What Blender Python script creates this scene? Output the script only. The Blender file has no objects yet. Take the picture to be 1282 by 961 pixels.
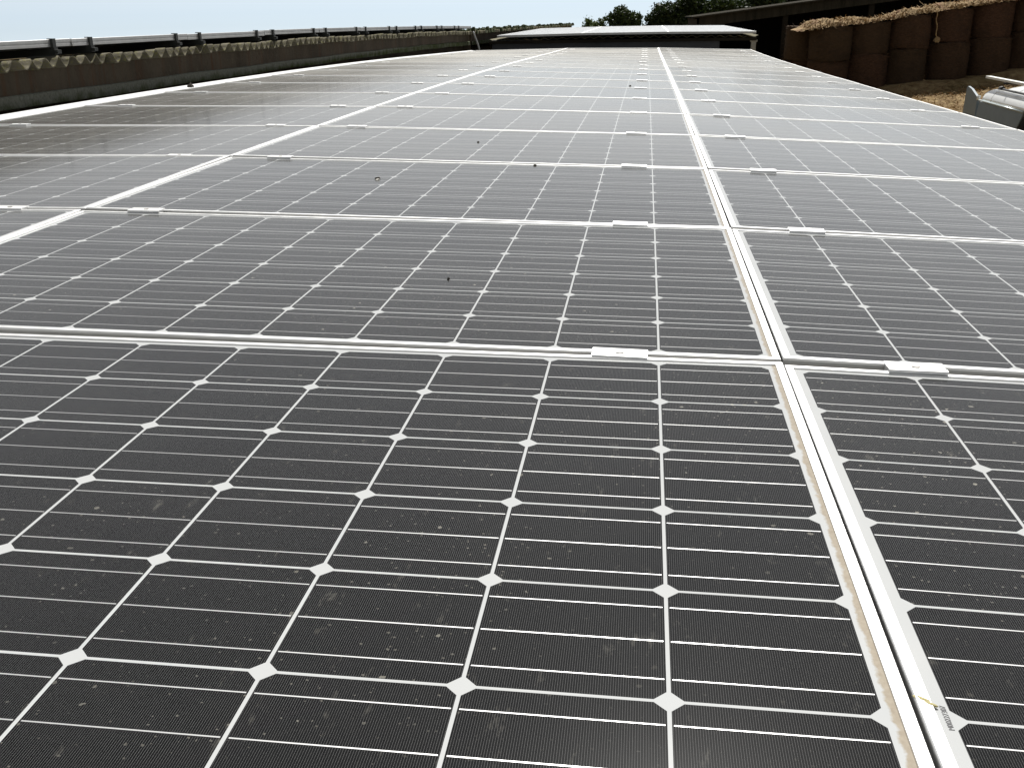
import bpy, bmesh, math, random
from mathutils import Vector, Matrix
random.seed(7)
C = bpy.context.scene
COL = C.collection

# ------------------------------------------------------------------ camera, world, sun, exposure
CAM = Vector((-0.219357, -1.490248, 0.484569))
RGT = Vector((0.992543617, 0.121888455, -0.000610387))
UP = Vector((-0.040672, 0.33590644, 0.94101682))
FWD = Vector((-0.11490412, 0.93397541, -0.33835924))
cd = bpy.data.cameras.new('camera')
cam = bpy.data.objects.new('camera', cd)
COL.objects.link(cam)
cam.matrix_world = Matrix(((RGT.x, UP.x, -FWD.x, CAM.x), (RGT.y, UP.y, -FWD.y, CAM.y),
                           (RGT.z, UP.z, -FWD.z, CAM.z), (0, 0, 0, 1)))
cd.sensor_width = 36.0
cd.lens = 36.0 * 1298.614 / 1282.0
cd.clip_start = 0.02
cd.clip_end = 6000
C.camera = cam

SUN_EL, SUN_AZ = 51.5, 4.5          # azimuth clockwise from +Y (the way the camera looks)
w = bpy.data.worlds.new('World')
C.world = w
w.use_nodes = True
nt = w.node_tree
sky = nt.nodes.new('ShaderNodeTexSky')
sky.sky_type = 'NISHITA'
sky.sun_disc = False
sky.sun_elevation = math.radians(SUN_EL)
sky.sun_rotation = math.radians(SUN_AZ)
sky.altitude = 100
sky.air_density = 0.5
sky.dust_density = 0.08
sky.ozone_density = 1.0
bg = nt.nodes['Background']
bg.inputs['Strength'].default_value = 0.085
# the roof is not quite level: true 'up' is tipped a little against the roof's own axes
NX, NY = -0.02430, 0.01421
tcw = nt.nodes.new('ShaderNodeTexCoord'); mpw = nt.nodes.new('ShaderNodeMapping'); mpw.vector_type = 'VECTOR'
mpw.inputs['Rotation'].default_value = (math.atan(NY), -math.atan(NX), 0)
nt.links.new(tcw.outputs['Generated'], mpw.inputs[0]); nt.links.new(mpw.outputs[0], sky.inputs[0])
hs = nt.nodes.new('ShaderNodeHueSaturation')      # hazy, washed-out summer sky
hs.inputs['Saturation'].default_value = 0.22
nt.links.new(sky.outputs[0], hs.inputs['Color'])
# thin blue haze band low over the horizon, warmer milky haze above it
sx = nt.nodes.new('ShaderNodeSeparateXYZ'); nt.links.new(mpw.outputs[0], sx.inputs[0])
mr = nt.nodes.new('ShaderNodeMapRange'); nt.links.new(sx.outputs[2], mr.inputs[0])
for i_, x_ in enumerate((0.02, 0.10, 0.0, 1.0)): mr.inputs[i_ + 1].default_value = x_
tn = nt.nodes.new('ShaderNodeMix'); tn.data_type = 'RGBA'; nt.links.new(mr.outputs[0], tn.inputs[0])
tn.inputs[6].default_value = (0.70, 0.785, 0.86, 1); tn.inputs[7].default_value = (1.02, 1.0, 0.95, 1)
ml = nt.nodes.new('ShaderNodeMix'); ml.data_type = 'RGBA'; ml.blend_type = 'MULTIPLY'; ml.inputs[0].default_value = 1.0
nt.links.new(hs.outputs[0], ml.inputs[6]); nt.links.new(tn.outputs[2], ml.inputs[7])
nt.links.new(ml.outputs[2], bg.inputs['Color'])

sl = bpy.data.lights.new('sun', 'SUN')
sl.energy = 5.0
sl.angle = math.radians(0.5)
sl.color = (1.0, 0.975, 0.93)
sun = bpy.data.objects.new('sun', sl)
COL.objects.link(sun)
sdir = Vector((math.sin(math.radians(SUN_AZ)) * math.cos(math.radians(SUN_EL)),
               math.cos(math.radians(SUN_AZ)) * math.cos(math.radians(SUN_EL)),
               math.sin(math.radians(SUN_EL))))
sun.rotation_euler = sdir.to_track_quat('Z', 'Y').to_euler()
sun.location = (0, 20, 40)

C.view_settings.view_transform = 'Standard'
C.view_settings.look = 'None'
C.view_settings.exposure = 0.38
C.view_settings.gamma = 1.0
C.render.engine = 'CYCLES'

# ------------------------------------------------------------------ helpers
def tag(o, label=None, cat=None, group=None, kind=None):
    if label: o['label'] = label
    if cat: o['category'] = cat
    if group: o['group'] = group
    if kind: o['kind'] = kind
    return o

def empty(name, loc=(0, 0, 0), rot=(0, 0, 0)):
    o = bpy.data.objects.new(name, None)
    o.empty_display_size = 0.1
    COL.objects.link(o)
    o.location = loc
    o.rotation_euler = rot
    return o

def copy_tree(o, parent=None):
    c = o.copy()
    COL.objects.link(c)
    c.parent = parent
    for ch in list(o.children):
        copy_tree(ch, c)
    return c

class MB:
    def __init__(self):
        self.v, self.f, self.s = [], [], []
    def quad(self, *p, smooth=False):
        n = len(self.v)
        self.v += [tuple(q) for q in p]
        self.f.append(tuple(range(n, n + len(p))))
        self.s.append(smooth)
    def box(self, x0, x1, y0, y1, z0, z1):
        n = len(self.v)
        self.v += [(x, y, z) for z in (z0, z1) for y in (y0, y1) for x in (x0, x1)]
        for q in ((0, 2, 3, 1), (4, 5, 7, 6), (0, 1, 5, 4), (2, 6, 7, 3), (0, 4, 6, 2), (1, 3, 7, 5)):
            self.f.append(tuple(n + i for i in q)); self.s.append(False)
        return self
    def hexa(self, P):                 # 8 points: bottom 4 then top 4, same winding
        n = len(self.v)
        self.v += [tuple(p) for p in P]
        for q in ((3, 2, 1, 0), (4, 5, 6, 7), (0, 1, 5, 4), (1, 2, 6, 5), (2, 3, 7, 6), (3, 0, 4, 7)):
            self.f.append(tuple(n + i for i in q)); self.s.append(False)
        return self
    def tube(self, pts, r, seg=8, cap=True, smooth=True):
        pts = [Vector(p) for p in pts]
        rr = r if isinstance(r, (list, tuple)) else [r] * len(pts)
        n0 = len(self.v)
        for i, p in enumerate(pts):
            a = pts[max(i - 1, 0)]; b = pts[min(i + 1, len(pts) - 1)]
            d = (b - a).normalized()
            h = Vector((0, 0, 1)) if abs(d.z) < 0.9 else Vector((1, 0, 0))
            e1 = d.cross(h).normalized(); e2 = e1.cross(d)
            for k in range(seg):
                t = 2 * math.pi * k / seg
                self.v.append(tuple(p + rr[i] * (math.cos(t) * e1 + math.sin(t) * e2)))
        for i in range(len(pts) - 1):
            for k in range(seg):
                a = n0 + i * seg + k; b = n0 + i * seg + (k + 1) % seg
                self.f.append((a, b, b + seg, a + seg)); self.s.append(smooth)
        if cap:
            self.f.append(tuple(n0 + k for k in range(seg))); self.s.append(False)
            e = n0 + (len(pts) - 1) * seg
            self.f.append(tuple(e + seg - 1 - k for k in range(seg))); self.s.append(False)
        return self
    def grid(self, rows, smooth=True, close=False):      # rows of points
        n0 = len(self.v); m = len(rows[0])
        for r_ in rows: self.v += [tuple(p) for p in r_]
        for i in range(len(rows) - 1):
            for k in range(m if close else m - 1):
                a = n0 + i * m + k; b = n0 + i * m + (k + 1) % m
                self.f.append((a, b, b + m, a + m)); self.s.append(smooth)
        return self
    def build(self, name, mat, parent=None, bevel=0.0, fix=True):
        me = bpy.data.meshes.new(name)
        me.from_pydata(self.v, [], self.f)
        me.polygons.foreach_set('use_smooth', self.s)
        me.update()
        if fix or bevel:
            bm = bmesh.new(); bm.from_mesh(me)
            bmesh.ops.recalc_face_normals(bm, faces=bm.faces)
            if bevel:
                ed = [e for e in bm.edges if len(e.link_faces) == 2 and e.calc_face_angle(0) > 0.6]
                bmesh.ops.bevel(bm, geom=ed, offset=bevel, segments=2, affect='EDGES', profile=0.6)
            bm.to_mesh(me); bm.free()
        o = bpy.data.objects.new(name, me)
        COL.objects.link(o)
        if mat: me.materials.append(mat)
        if parent: o.parent = parent
        return o

ORD = ['first', 'second', 'third', 'fourth', 'fifth', 'sixth', 'seventh', 'eighth', 'ninth', 'tenth', 'eleventh',
       'twelfth', 'thirteenth', 'fourteenth', 'fifteenth', 'sixteenth', 'seventeenth', 'eighteenth', 'nineteenth', 'twentieth']

# ------------------------------------------------------------------ materials
class NT:
    """tiny node-graph helper"""
    def __init__(self, name):
        self.m = bpy.data.materials.new(name)
        self.m.use_nodes = True
        self.t = self.m.node_tree
        self.b = self.t.nodes['Principled BSDF']
        self.out = self.t.nodes['Material Output']
    def n(self, typ, **kw):
        nd = self.t.nodes.new(typ)
        for k, v in kw.items(): setattr(nd, k, v)
        return nd
    def put(self, sock, v):
        if v is None: return
        if isinstance(v, bpy.types.NodeSocket): self.t.links.new(v, sock)
        else: sock.default_value = v
    def math(self, op, a, b=None, c=None, clamp=False):
        nd = self.n('ShaderNodeMath', operation=op); nd.use_clamp = clamp
        self.put(nd.inputs[0], a); self.put(nd.inputs[1], b)
        if c is not None: self.put(nd.inputs[2], c)
        return nd.outputs[0]
    def mix(self, fac, a, b, blend='MIX'):
        nd = self.n('ShaderNodeMix', data_type='RGBA', blend_type=blend)
        self.put(nd.inputs[0], fac)
        self.put(nd.inputs[6], a if not isinstance(a, tuple) else (*a[:3], 1))
        self.put(nd.inputs[7], b if not isinstance(b, tuple) else (*b[:3], 1))
        return nd.outputs[2]
    def noise(self, vec, scale, detail=4, rough=0.55, out=0):
        nd = self.n('ShaderNodeTexNoise')
        self.put(nd.inputs['Vector'], vec)
        nd.inputs['Scale'].default_value = scale; nd.inputs['Detail'].default_value = detail
        nd.inputs['Roughness'].default_value = rough
        return nd.outputs[out]
    def ramp(self, fac, *stops):
        nd = self.n('ShaderNodeValToRGB')
        cr = nd.color_ramp
        while len(cr.elements) < len(stops): cr.elements.new(0.5)
        for e, (p, c) in zip(cr.elements, stops):
            e.position = p
            e.color = (*c, 1) if isinstance(c, tuple) else (c, c, c, 1)
        self.put(nd.inputs[0], fac)
        return nd.outputs[0]
    def mapr(self, v, a, b, c=0.0, d=1.0):
        nd = self.n('ShaderNodeMapRange')
        self.put(nd.inputs[0], v)
        for i, x in enumerate((a, b, c, d)): nd.inputs[i + 1].default_value = x
        return nd.outputs[0]
    def scale(self, vec, s):
        nd = self.n('ShaderNodeMapping')
        self.put(nd.inputs[0], vec); nd.inputs['Scale'].default_value = s
        return nd.outputs[0]
    def bump(self, h, strength=0.3, dist=0.02):
        nd = self.n('ShaderNodeBump')
        nd.inputs['Strength'].default_value = strength; nd.inputs['Distance'].default_value = dist
        self.put(nd.inputs['Height'], h)
        return nd.outputs[0]
    def obj(self): return self.n('ShaderNodeTexCoord').outputs['Object']
    def pos(self): return self.n('ShaderNodeNewGeometry').outputs['Position']
    def set(self, **kw):
        for k, v in kw.items():
            s = self.b.inputs[k.replace('_', ' ')]
            if isinstance(v, tuple) and len(v) == 3 and s.type == 'RGBA': v = (*v, 1)
            self.put(s, v)
        return self.m

def rough_mat(name, c1, c2, scale=3.0, rough=0.9, bump=0.4, dist=0.02, detail=6, stretch=None, spec=0.3):
    g = NT(name)
    p = g.obj()
    if stretch: p = g.scale(p, stretch)
    nz = g.noise(p, scale, detail, 0.65)
    nz2 = g.noise(p, scale * 7, 4, 0.6)
    f = g.mapr(g.math('ADD', g.math('MULTIPLY', nz, 0.65), g.math('MULTIPLY', nz2, 0.35)), 0.32, 0.68)
    return g.set(Base_Color=g.mix(f, c1, c2), Roughness=rough, Specular_IOR_Level=spec,
                 Normal=g.bump(nz2, bump, dist))

PL, PW = 1.6325, 0.9925            # panel length (u) and width (v)
PITCH_U, PITCH_V = 1.6350, 1.0135
LIP = 0.0115

# --- solar laminate: 10 x 6 pseudo-square cells, three ribbons each, fine silver fingers, all under glass
g = NT('solar_glass')
sep = g.n('ShaderNodeSeparateXYZ'); g.put(sep.inputs[0], g.obj())
X, Y = sep.outputs[0], sep.outputs[1]
CP = 0.159
def fold(v, half):
    a = g.math('ADD', v, half)
    idx = g.math('FLOOR', g.math('DIVIDE', a, CP))
    return g.math('SUBTRACT', g.math('SUBTRACT', a, g.math('MULTIPLY', idx, CP)), CP / 2), idx
fx, ix = fold(X, 5 * CP)
fy, iy = fold(Y, 3 * CP)
ax_, ay_ = g.math('ABSOLUTE', fx), g.math('ABSOLUTE', fy)
HC = 0.0778
inx = g.math('LESS_THAN', ax_, HC)
iny = g.math('LESS_THAN', ay_, HC)
dia = g.math('LESS_THAN', g.math('ADD', ax_, ay_), 2 * HC - 0.0098)
okx = g.math('LESS_THAN', g.math('ABSOLUTE', X), 5 * CP - 0.001)
oky = g.math('LESS_THAN', g.math('ABSOLUTE', Y), 3 * CP - 0.001)
cell = g.math('MULTIPLY', g.math('MULTIPLY', inx, iny), g.math('MULTIPLY', dia, g.math('MULTIPLY', okx, oky)))
# fingers run along v
ff = g.math('ABSOLUTE', g.math('SUBTRACT', g.math('FRACT', g.math('DIVIDE', g.math('ADD', X, 5.0), 0.00195)), 0.5))
finger = g.math('MULTIPLY', g.math('LESS_THAN', ff, 0.028), cell)
# ribbons run along u
rb = g.math('SUBTRACT', g.math('ABSOLUTE', g.math('SUBTRACT', ay_, 0.026)), 0.026)   # zero at |y| = 0 and 0.052
rbs = g.math('ABSOLUTE', rb)
RW = 0.00072
ribx = g.math('LESS_THAN', ax_, HC - 0.0015)
ribbon = g.math('MULTIPLY', g.math('MULTIPLY', g.math('LESS_THAN', rbs, RW), cell), ribx)
wpos = g.pos()
# per-cell tone
cid = g.n('ShaderNodeCombineXYZ'); g.put(cid.inputs[0], ix); g.put(cid.inputs[1], iy)
oi = g.n('ShaderNodeObjectInfo')
g.put(cid.inputs[2], g.math('MULTIPLY', oi.outputs['Random'], 37.0))
wn = g.n('ShaderNodeTexWhiteNoise'); g.put(wn.inputs['Vector'], cid.outputs[0])
cellc = g.mix(wn.outputs['Value'], (0.0008, 0.0009, 0.0013), (0.0018, 0.0018, 0.0022))
backc = g.mix(g.noise(wpos, 9, 5), (0.43, 0.445, 0.45), (0.50, 0.505, 0.50))
col = g.mix(cell, backc, cellc)
col = g.mix(finger, col, (0.22, 0.22, 0.22))
col = g.mix(ribbon, col, (0.54, 0.54, 0.54))
# dust: patchy film, fine grains, a few bigger flecks, dirt washed to the low edge by the frame
patch = g.mapr(g.noise(wpos, 2.3, 6, 0.65), 0.40, 0.75, 0.000, 0.006)
fine = g.mapr(g.noise(wpos, 420, 3, 0.7), 0.64, 0.80, 0.0, 0.08)
smear = g.mapr(g.noise(g.scale(wpos, (1.0, 0.35, 1.0)), 70, 5, 0.7), 0.62, 0.80, 0.0, 0.12)
def flecks(scale, lo, keep):
    vo = g.n('ShaderNodeTexVoronoi'); vo.inputs['Scale'].default_value = scale
    wv = g.n('ShaderNodeVectorMath', operation='ADD')
    nzc = g.n('ShaderNodeTexNoise'); nzc.inputs['Scale'].default_value = scale * 2.2
    g.put(nzc.inputs['Vector'], wpos)
    sc_ = g.n('ShaderNodeVectorMath', operation='SCALE'); g.put(sc_.inputs[0], nzc.outputs['Color']); sc_.inputs['Scale'].default_value = 0.45 / scale
    g.put(wv.inputs[0], wpos); g.put(wv.inputs[1], sc_.outputs[0])
    g.put(vo.inputs['Vector'], wv.outputs[0])
    sepc = g.n('ShaderNodeSeparateColor'); g.put(sepc.inputs[0], vo.outputs['Color'])
    sel = g.math('GREATER_THAN', sepc.outputs[0], keep)
    size = g.mapr(sepc.outputs[1], 0, 1, lo * 0.35, lo)
    near = g.math('LESS_THAN', vo.outputs['Distance'], size)
    return g.math('MULTIPLY', sel, near)
dens = g.mapr(g.noise(wpos, 1.6, 4, 0.6), 0.42, 0.62, 0.12, 1.0)
fl1 = g.math('MULTIPLY', flecks(60, 0.17, 0.86), g.math('MULTIPLY', dens, 0.42))
fl2 = g.math('MULTIPLY', flecks(170, 0.24, 0.74), g.math('MULTIPLY', dens, 0.26))
dust = g.math('ADD', g.math('ADD', patch, fine), g.math('ADD', smear, g.math('MAXIMUM', fl1, fl2)), clamp=True)
col = g.mix(dust, col, g.mix(g.noise(wpos, 30, 2), (0.46, 0.43, 0.34), (0.60, 0.58, 0.52)))
edge = g.math('SUBTRACT', PL / 2 - LIP, g.math('ADD', X, g.mapr(g.noise(wpos, 45, 4, 0.7), 0.3, 0.7, -0.002, 0.0035)))
dirt = g.mapr(edge, 0.0035, 0.0062, 0.88, 0.0)
col = g.mix(dirt, col, g.mix(g.noise(wpos, 160, 3), (0.24, 0.19, 0.13), (0.42, 0.37, 0.29)))
edge2 = g.math('SUBTRACT', g.math('ADD', Y, PW / 2 - LIP), g.mapr(g.noise(wpos, 40, 4, 0.7), 0.3, 0.7, -0.001, 0.003))
dirt2 = g.mapr(edge2, 0.001, 0.004, 0.6, 0.0)
col = g.mix(dirt2, col, (0.30, 0.25, 0.18))
# ribbons are rounded across, so the low sun skids along them
nrm = g.n('ShaderNodeCombineXYZ')
side = g.math('DIVIDE', rb, RW)
g.put(nrm.inputs[1], g.math('MULTIPLY', side, g.math('MULTIPLY', ribbon, 0.13)))
nrm.inputs[2].default_value = 1.0
nv = g.n('ShaderNodeVectorMath', operation='NORMALIZE'); g.put(nv.inputs[0], nrm.outputs[0])
def finish(g_, **kw): return g_.set(**kw)
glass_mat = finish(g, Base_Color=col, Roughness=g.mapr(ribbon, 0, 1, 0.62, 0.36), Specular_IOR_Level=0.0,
                  Metallic=g.math('MULTIPLY', ribbon, 0.45), Normal=nv.outputs[0],
                  Coat_Weight=1.0, Coat_Roughness=0.13, Coat_IOR=1.37,
                  Sheen_Weight=0.06, Sheen_Roughness=0.24, Sheen_Tint=(1.0, 0.97, 0.90))
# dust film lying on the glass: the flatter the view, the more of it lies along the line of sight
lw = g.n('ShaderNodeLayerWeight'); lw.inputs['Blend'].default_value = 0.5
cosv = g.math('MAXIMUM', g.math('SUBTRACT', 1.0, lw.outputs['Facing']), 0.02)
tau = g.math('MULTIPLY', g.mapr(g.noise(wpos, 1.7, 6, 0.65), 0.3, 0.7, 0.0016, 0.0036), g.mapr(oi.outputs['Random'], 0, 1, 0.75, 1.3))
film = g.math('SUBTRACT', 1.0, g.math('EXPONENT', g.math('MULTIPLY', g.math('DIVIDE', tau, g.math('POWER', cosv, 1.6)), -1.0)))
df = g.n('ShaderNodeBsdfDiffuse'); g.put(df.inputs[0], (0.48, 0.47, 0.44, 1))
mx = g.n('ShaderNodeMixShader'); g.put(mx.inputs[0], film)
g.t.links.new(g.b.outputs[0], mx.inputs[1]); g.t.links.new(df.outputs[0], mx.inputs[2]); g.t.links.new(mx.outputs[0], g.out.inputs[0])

# --- anodised aluminium
g = NT('aluminium_frame')
p = g.obj()
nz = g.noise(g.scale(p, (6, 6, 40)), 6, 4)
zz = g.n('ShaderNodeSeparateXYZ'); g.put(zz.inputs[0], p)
side_shade = g.math('MULTIPLY', g.mapr(zz.outputs[2], -0.0045, -0.0022, 1.0, 0.0), g.mapr(g.noise(p, 14, 5, 0.7), 0.25, 0.6, 0.75, 1.0))  # frame sides painted greyer below the lip, shade of the gaps put into the colour
alu = g.set(Base_Color=g.mix(side_shade, g.mix(nz, (0.76, 0.76, 0.75), (0.86, 0.86, 0.85)), (0.36, 0.36, 0.35)), Metallic=g.mapr(side_shade, 0, 1, 0.72, 0.3), Roughness=g.mapr(nz, 0.2, 0.8, 0.34, 0.48))
g = NT('cast_aluminium_clamp')
nz = g.noise(g.obj(), 60, 4)
clampm = g.set(Base_Color=g.mix(nz, (0.78, 0.78, 0.77), (0.88, 0.88, 0.87)), Metallic=0.35, Roughness=0.42)
g = NT('steel_bolt')
boltm = g.set(Base_Color=g.mix(g.noise(g.obj(), 300, 3), (0.22, 0.21, 0.20), (0.40, 0.39, 0.37)), Metallic=0.8, Roughness=0.5)
g = NT('black_clamp')
darkm = g.set(Base_Color=g.mix(g.noise(g.obj(), 40, 3), (0.012, 0.014, 0.013), (0.03, 0.034, 0.03)), Roughness=0.6)

g = NT('corrugated_cement')
p = g.obj()
a = g.noise(p, 6, 6, 0.65); b_ = g.noise(p, 45, 4, 0.7)
c = g.mix(g.mapr(a, 0.35, 0.65), (0.115, 0.105, 0.078), (0.21, 0.19, 0.14))
c = g.mix(g.mapr(b_, 0.52, 0.70), c, (0.22, 0.21, 0.07))
li = g.noise(p, 22, 4, 0.7)
c = g.mix(g.mapr(li, 0.58, 0.68, 0, 0.7), c, (0.33, 0.31, 0.20))
cement = g.set(Base_Color=c, Roughness=0.95, Specular_IOR_Level=0.15, Normal=g.bump(b_, 0.5, 0.01))

g = NT('old_wall')
p = g.obj()
a = g.noise(g.scale(p, (1, 1, 0.5)), 3.0, 7, 0.68); b_ = g.noise(p, 30, 5, 0.7)
st = g.noise(g.scale(p, (1, 5, 0.35)), 3.0, 5, 0.6)
c = g.mix(g.mapr(a, 0.35, 0.65), (0.058, 0.047, 0.034), (0.098, 0.080, 0.058))
c = g.mix(g.mapr(st, 0.52, 0.72), c, (0.085, 0.050, 0.030))
c = g.mix(g.mapr(b_, 0.55, 0.75, 0, 0.6), c, (0.03, 0.03, 0.022))
li = g.noise(p, 11, 5, 0.75)
c = g.mix(g.mapr(li, 0.60, 0.72, 0, 0.55), c, (0.13, 0.125, 0.085))
oldwall = g.set(Base_Color=c, Roughness=0.95, Specular_IOR_Level=0.1, Normal=g.bump(b_, 0.6, 0.015))

g = NT('mossy_ledge')
p = g.obj()
a = g.noise(p, 7, 6, 0.7); b_ = g.noise(p, 50, 4, 0.7)
z = g.n('ShaderNodeSeparateXYZ'); g.put(z.inputs[0], p)
c = g.mix(g.mapr(b_, 0.35, 0.65), (0.12, 0.125, 0.10), (0.20, 0.20, 0.165))
mo = g.math('ADD', g.mapr(z.outputs[2], -0.02, 0.04, 0.85, -0.4), g.math('MULTIPLY', g.math('SUBTRACT', a, 0.5), 3.0), clamp=True)
c = g.mix(mo, c, (0.045, 0.055, 0.016))
ledge_m = g.set(Base_Color=c, Roughness=0.95, Specular_IOR_Level=0.1, Normal=g.bump(b_, 0.6, 0.012))

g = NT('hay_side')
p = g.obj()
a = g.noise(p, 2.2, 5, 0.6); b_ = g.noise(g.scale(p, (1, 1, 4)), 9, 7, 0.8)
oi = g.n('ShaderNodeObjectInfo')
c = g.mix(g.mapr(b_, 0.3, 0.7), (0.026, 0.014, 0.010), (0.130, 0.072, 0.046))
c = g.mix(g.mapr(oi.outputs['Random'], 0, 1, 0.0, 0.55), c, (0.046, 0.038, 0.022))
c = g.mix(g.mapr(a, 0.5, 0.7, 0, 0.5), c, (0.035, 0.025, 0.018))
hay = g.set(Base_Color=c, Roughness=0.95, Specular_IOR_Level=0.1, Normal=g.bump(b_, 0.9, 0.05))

g = NT('dry_straw')
p = g.obj()
a = g.noise(p, 3.0, 5, 0.6); b_ = g.noise(p, 25, 5, 0.75)
c = g.mix(g.mapr(b_, 0.32, 0.68), (0.20, 0.12, 0.055), (0.53, 0.39, 0.205))
c = g.mix(g.mapr(a, 0.52, 0.68, 0, 0.7), c, (0.27, 0.14, 0.095))
straw = g.set(Base_Color=c, Roughness=0.9, Specular_IOR_Level=0.2, Normal=g.bump(b_, 0.9, 0.05))

g = NT('ground_earth')
p = g.obj()
a = g.noise(p, 0.25, 6, 0.6); b_ = g.noise(p, 3.0, 8, 0.72)
c = g.mix(g.mapr(b_, 0.34, 0.66), (0.15, 0.09, 0.042), (0.44, 0.33, 0.17))
c = g.mix(g.mapr(a, 0.50, 0.66, 0, 0.7), c, (0.10, 0.105, 0.035))
earth = g.set(Base_Color=c, Roughness=0.95, Specular_IOR_Level=0.1, Normal=g.bump(b_, 0.9, 0.12))

barn_m = rough_mat('barn_cladding', (0.020, 0.019, 0.014), (0.052, 0.045, 0.034), 1.2, 0.95, 0.3, 0.03, stretch=(4, 4, 0.4), spec=0.03)
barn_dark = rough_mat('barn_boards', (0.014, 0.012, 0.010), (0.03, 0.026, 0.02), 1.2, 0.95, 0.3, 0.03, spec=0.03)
far_wall = rough_mat('far_wall', (0.045, 0.048, 0.055), (0.085, 0.09, 0.10), 1.5, 0.85, 0.3, 0.02)
gutter_m = rough_mat('gutter_metal', (0.025, 0.026, 0.03), (0.06, 0.06, 0.065), 4, 0.7, 0.2, 0.01)
concrete = rough_mat('concrete_post', (0.24, 0.23, 0.20), (0.36, 0.35, 0.31), 5, 0.9, 0.4, 0.01)
render_wall = rough_mat('shed_render', (0.30, 0.28, 0.24), (0.42, 0.40, 0.35), 1.5, 0.9, 0.3, 0.02)
trunk_m = rough_mat('bark', (0.05, 0.038, 0.027), (0.11, 0.085, 0.06), 4, 0.95, 0.8, 0.04, stretch=(3, 3, 0.5))
moss_m = rough_mat('moss', (0.020, 0.030, 0.010), (0.070, 0.085, 0.028), 8, 0.95, 0.8, 0.03)

def leaf_mat(name, c1, c2):
    g = NT(name)
    ri = g.n('ShaderNodeNewGeometry').outputs['Random Per Island']
    c = g.mix(ri, c1, c2)
    g.set(Base_Color=c, Roughness=0.6, Specular_IOR_Level=0.25)
    tr = g.n('ShaderNodeBsdfTranslucent'); g.put(tr.inputs[0], g.mix(0.5, c, (0.09, 0.14, 0.02)))
    ms = g.n('ShaderNodeMixShader'); ms.inputs[0].default_value = 0.10
    g.t.links.new(g.b.outputs[0], ms.inputs[1]); g.t.links.new(tr.outputs[0], ms.inputs[2])
    g.t.links.new(ms.outputs[0], g.out.inputs[0])
    return g.m
leaf_dark = leaf_mat('leaf_dark', (0.008, 0.016, 0.005), (0.026, 0.040, 0.011))
leaf_mid = leaf_mat('leaf_mid', (0.014, 0.026, 0.007), (0.042, 0.064, 0.017))
leaf_pale = leaf_mat('leaf_pale', (0.055, 0.085, 0.030), (0.11, 0.15, 0.05))

# ------------------------------------------------------------------ the setting
def roof_z(u, v):
    """the long roof sags a little towards its far end"""
    v = max(v, -1.2); q = v / 18.0
    z = -0.25623 * q * q + 0.017654 * q ** 3 + 0.100872 * q ** 4 - 0.070429 * u * q + 0.079305 * u * q * q
    return z - 0.0063755 * (u + 1) ** 2

def ground_z(u, v):
    ue = min(max(u, -2.0), 30.0)
    ve = min(max(v, 8.0), 46.0)
    z = -3.0 + 0.118 * ue + 0.027 * (ve - 37)
    k = 0.0
    for a, fu, fv in ((0.06, 0.9, 0.7), (0.03, 2.1, 1.7)):
        k += a * math.sin(fu * u + 0.6 * v) * math.cos(fv * v - 0.4 * u)
    sfr = min(max((37.24 + (u - 6.168) * 0.171 - 0.15 - v) / 1.5, 0.0), 1.0)
    z -= 0.30 * sfr * sfr * (3 - 2 * sfr) * min(max(u / 3.0, 0.0), 1.0)
    z += -NX * (u - ue) - NY * (max(v - ve, 0))
    return z + k

us = [-900, -300, -120, -60, -30, -15, -8, -4] + [i * 0.5 - 2 for i in range(0, 50)] + [26, 32, 50, 100, 300, 900]
vs = [-600, -200, -80, -40, -20, -10, -4, 2, 6, 9, 11] + [12 + i * 0.5 for i in range(0, 70)] + [48, 52, 60, 80, 120, 250, 600, 1500, 3500]
m = MB()
m.grid([[(u, v, ground_z(u, v)) for u in us] for v in vs])
tag(m.build('ground', earth), kind='structure')

# --- the shed we look along: corrugated roof sheet, eave wall, purlin rails
shed = tag(empty('shed', (0, 8, -3)), 'long low shed whose roof carries the three columns of solar panels', 'shed')
def local(o, parent):
    o.parent = parent; o.matrix_parent_inverse = Matrix.Translation(-parent.location)
    return o
m = MB()
rows = []
nu = 160
for j in range(0, 24):
    v = -3.2 + j * (22.2 / 23)
    rows.append([(u, v, roof_z(u, v) - 0.145 + 0.022 * math.cos(2 * math.pi * u / 0.177)) for u in [-3.30 + i * (4.98 / nu) for i in range(nu + 1)]])
m.grid(rows)
local(m.build('roof', cement, None, fix=False), shed)
m = MB()
m.box(1.40, 1.60, -3.2, 18.6, -5.0, -0.42)
m.box(-3.2, 1.40, 18.35, 18.55, -5.0, -0.55)
local(m.build('wall', render_wall), shed)

def rail(u):
    m = MB()
    pts = [-1.1 + i * (19.4 / 40) for i in range(41)]
    rows = []
    for v in pts:
        z1 = roof_z(u, v) - 0.0425; z0 = z1 - 0.04
        rows.append([(u - 0.02, v, z0), (u + 0.02, v, z0), (u + 0.02, v, z1), (u - 0.02, v, z1)])
    m.grid(rows, smooth=False, close=True)
    return m
RAILS = [-3.03, -1.83, -1.46, -0.236, 0.178, 1.40]
for u in RAILS:
    local(rail(u).build('mounting_rail', alu, None), shed)

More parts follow.
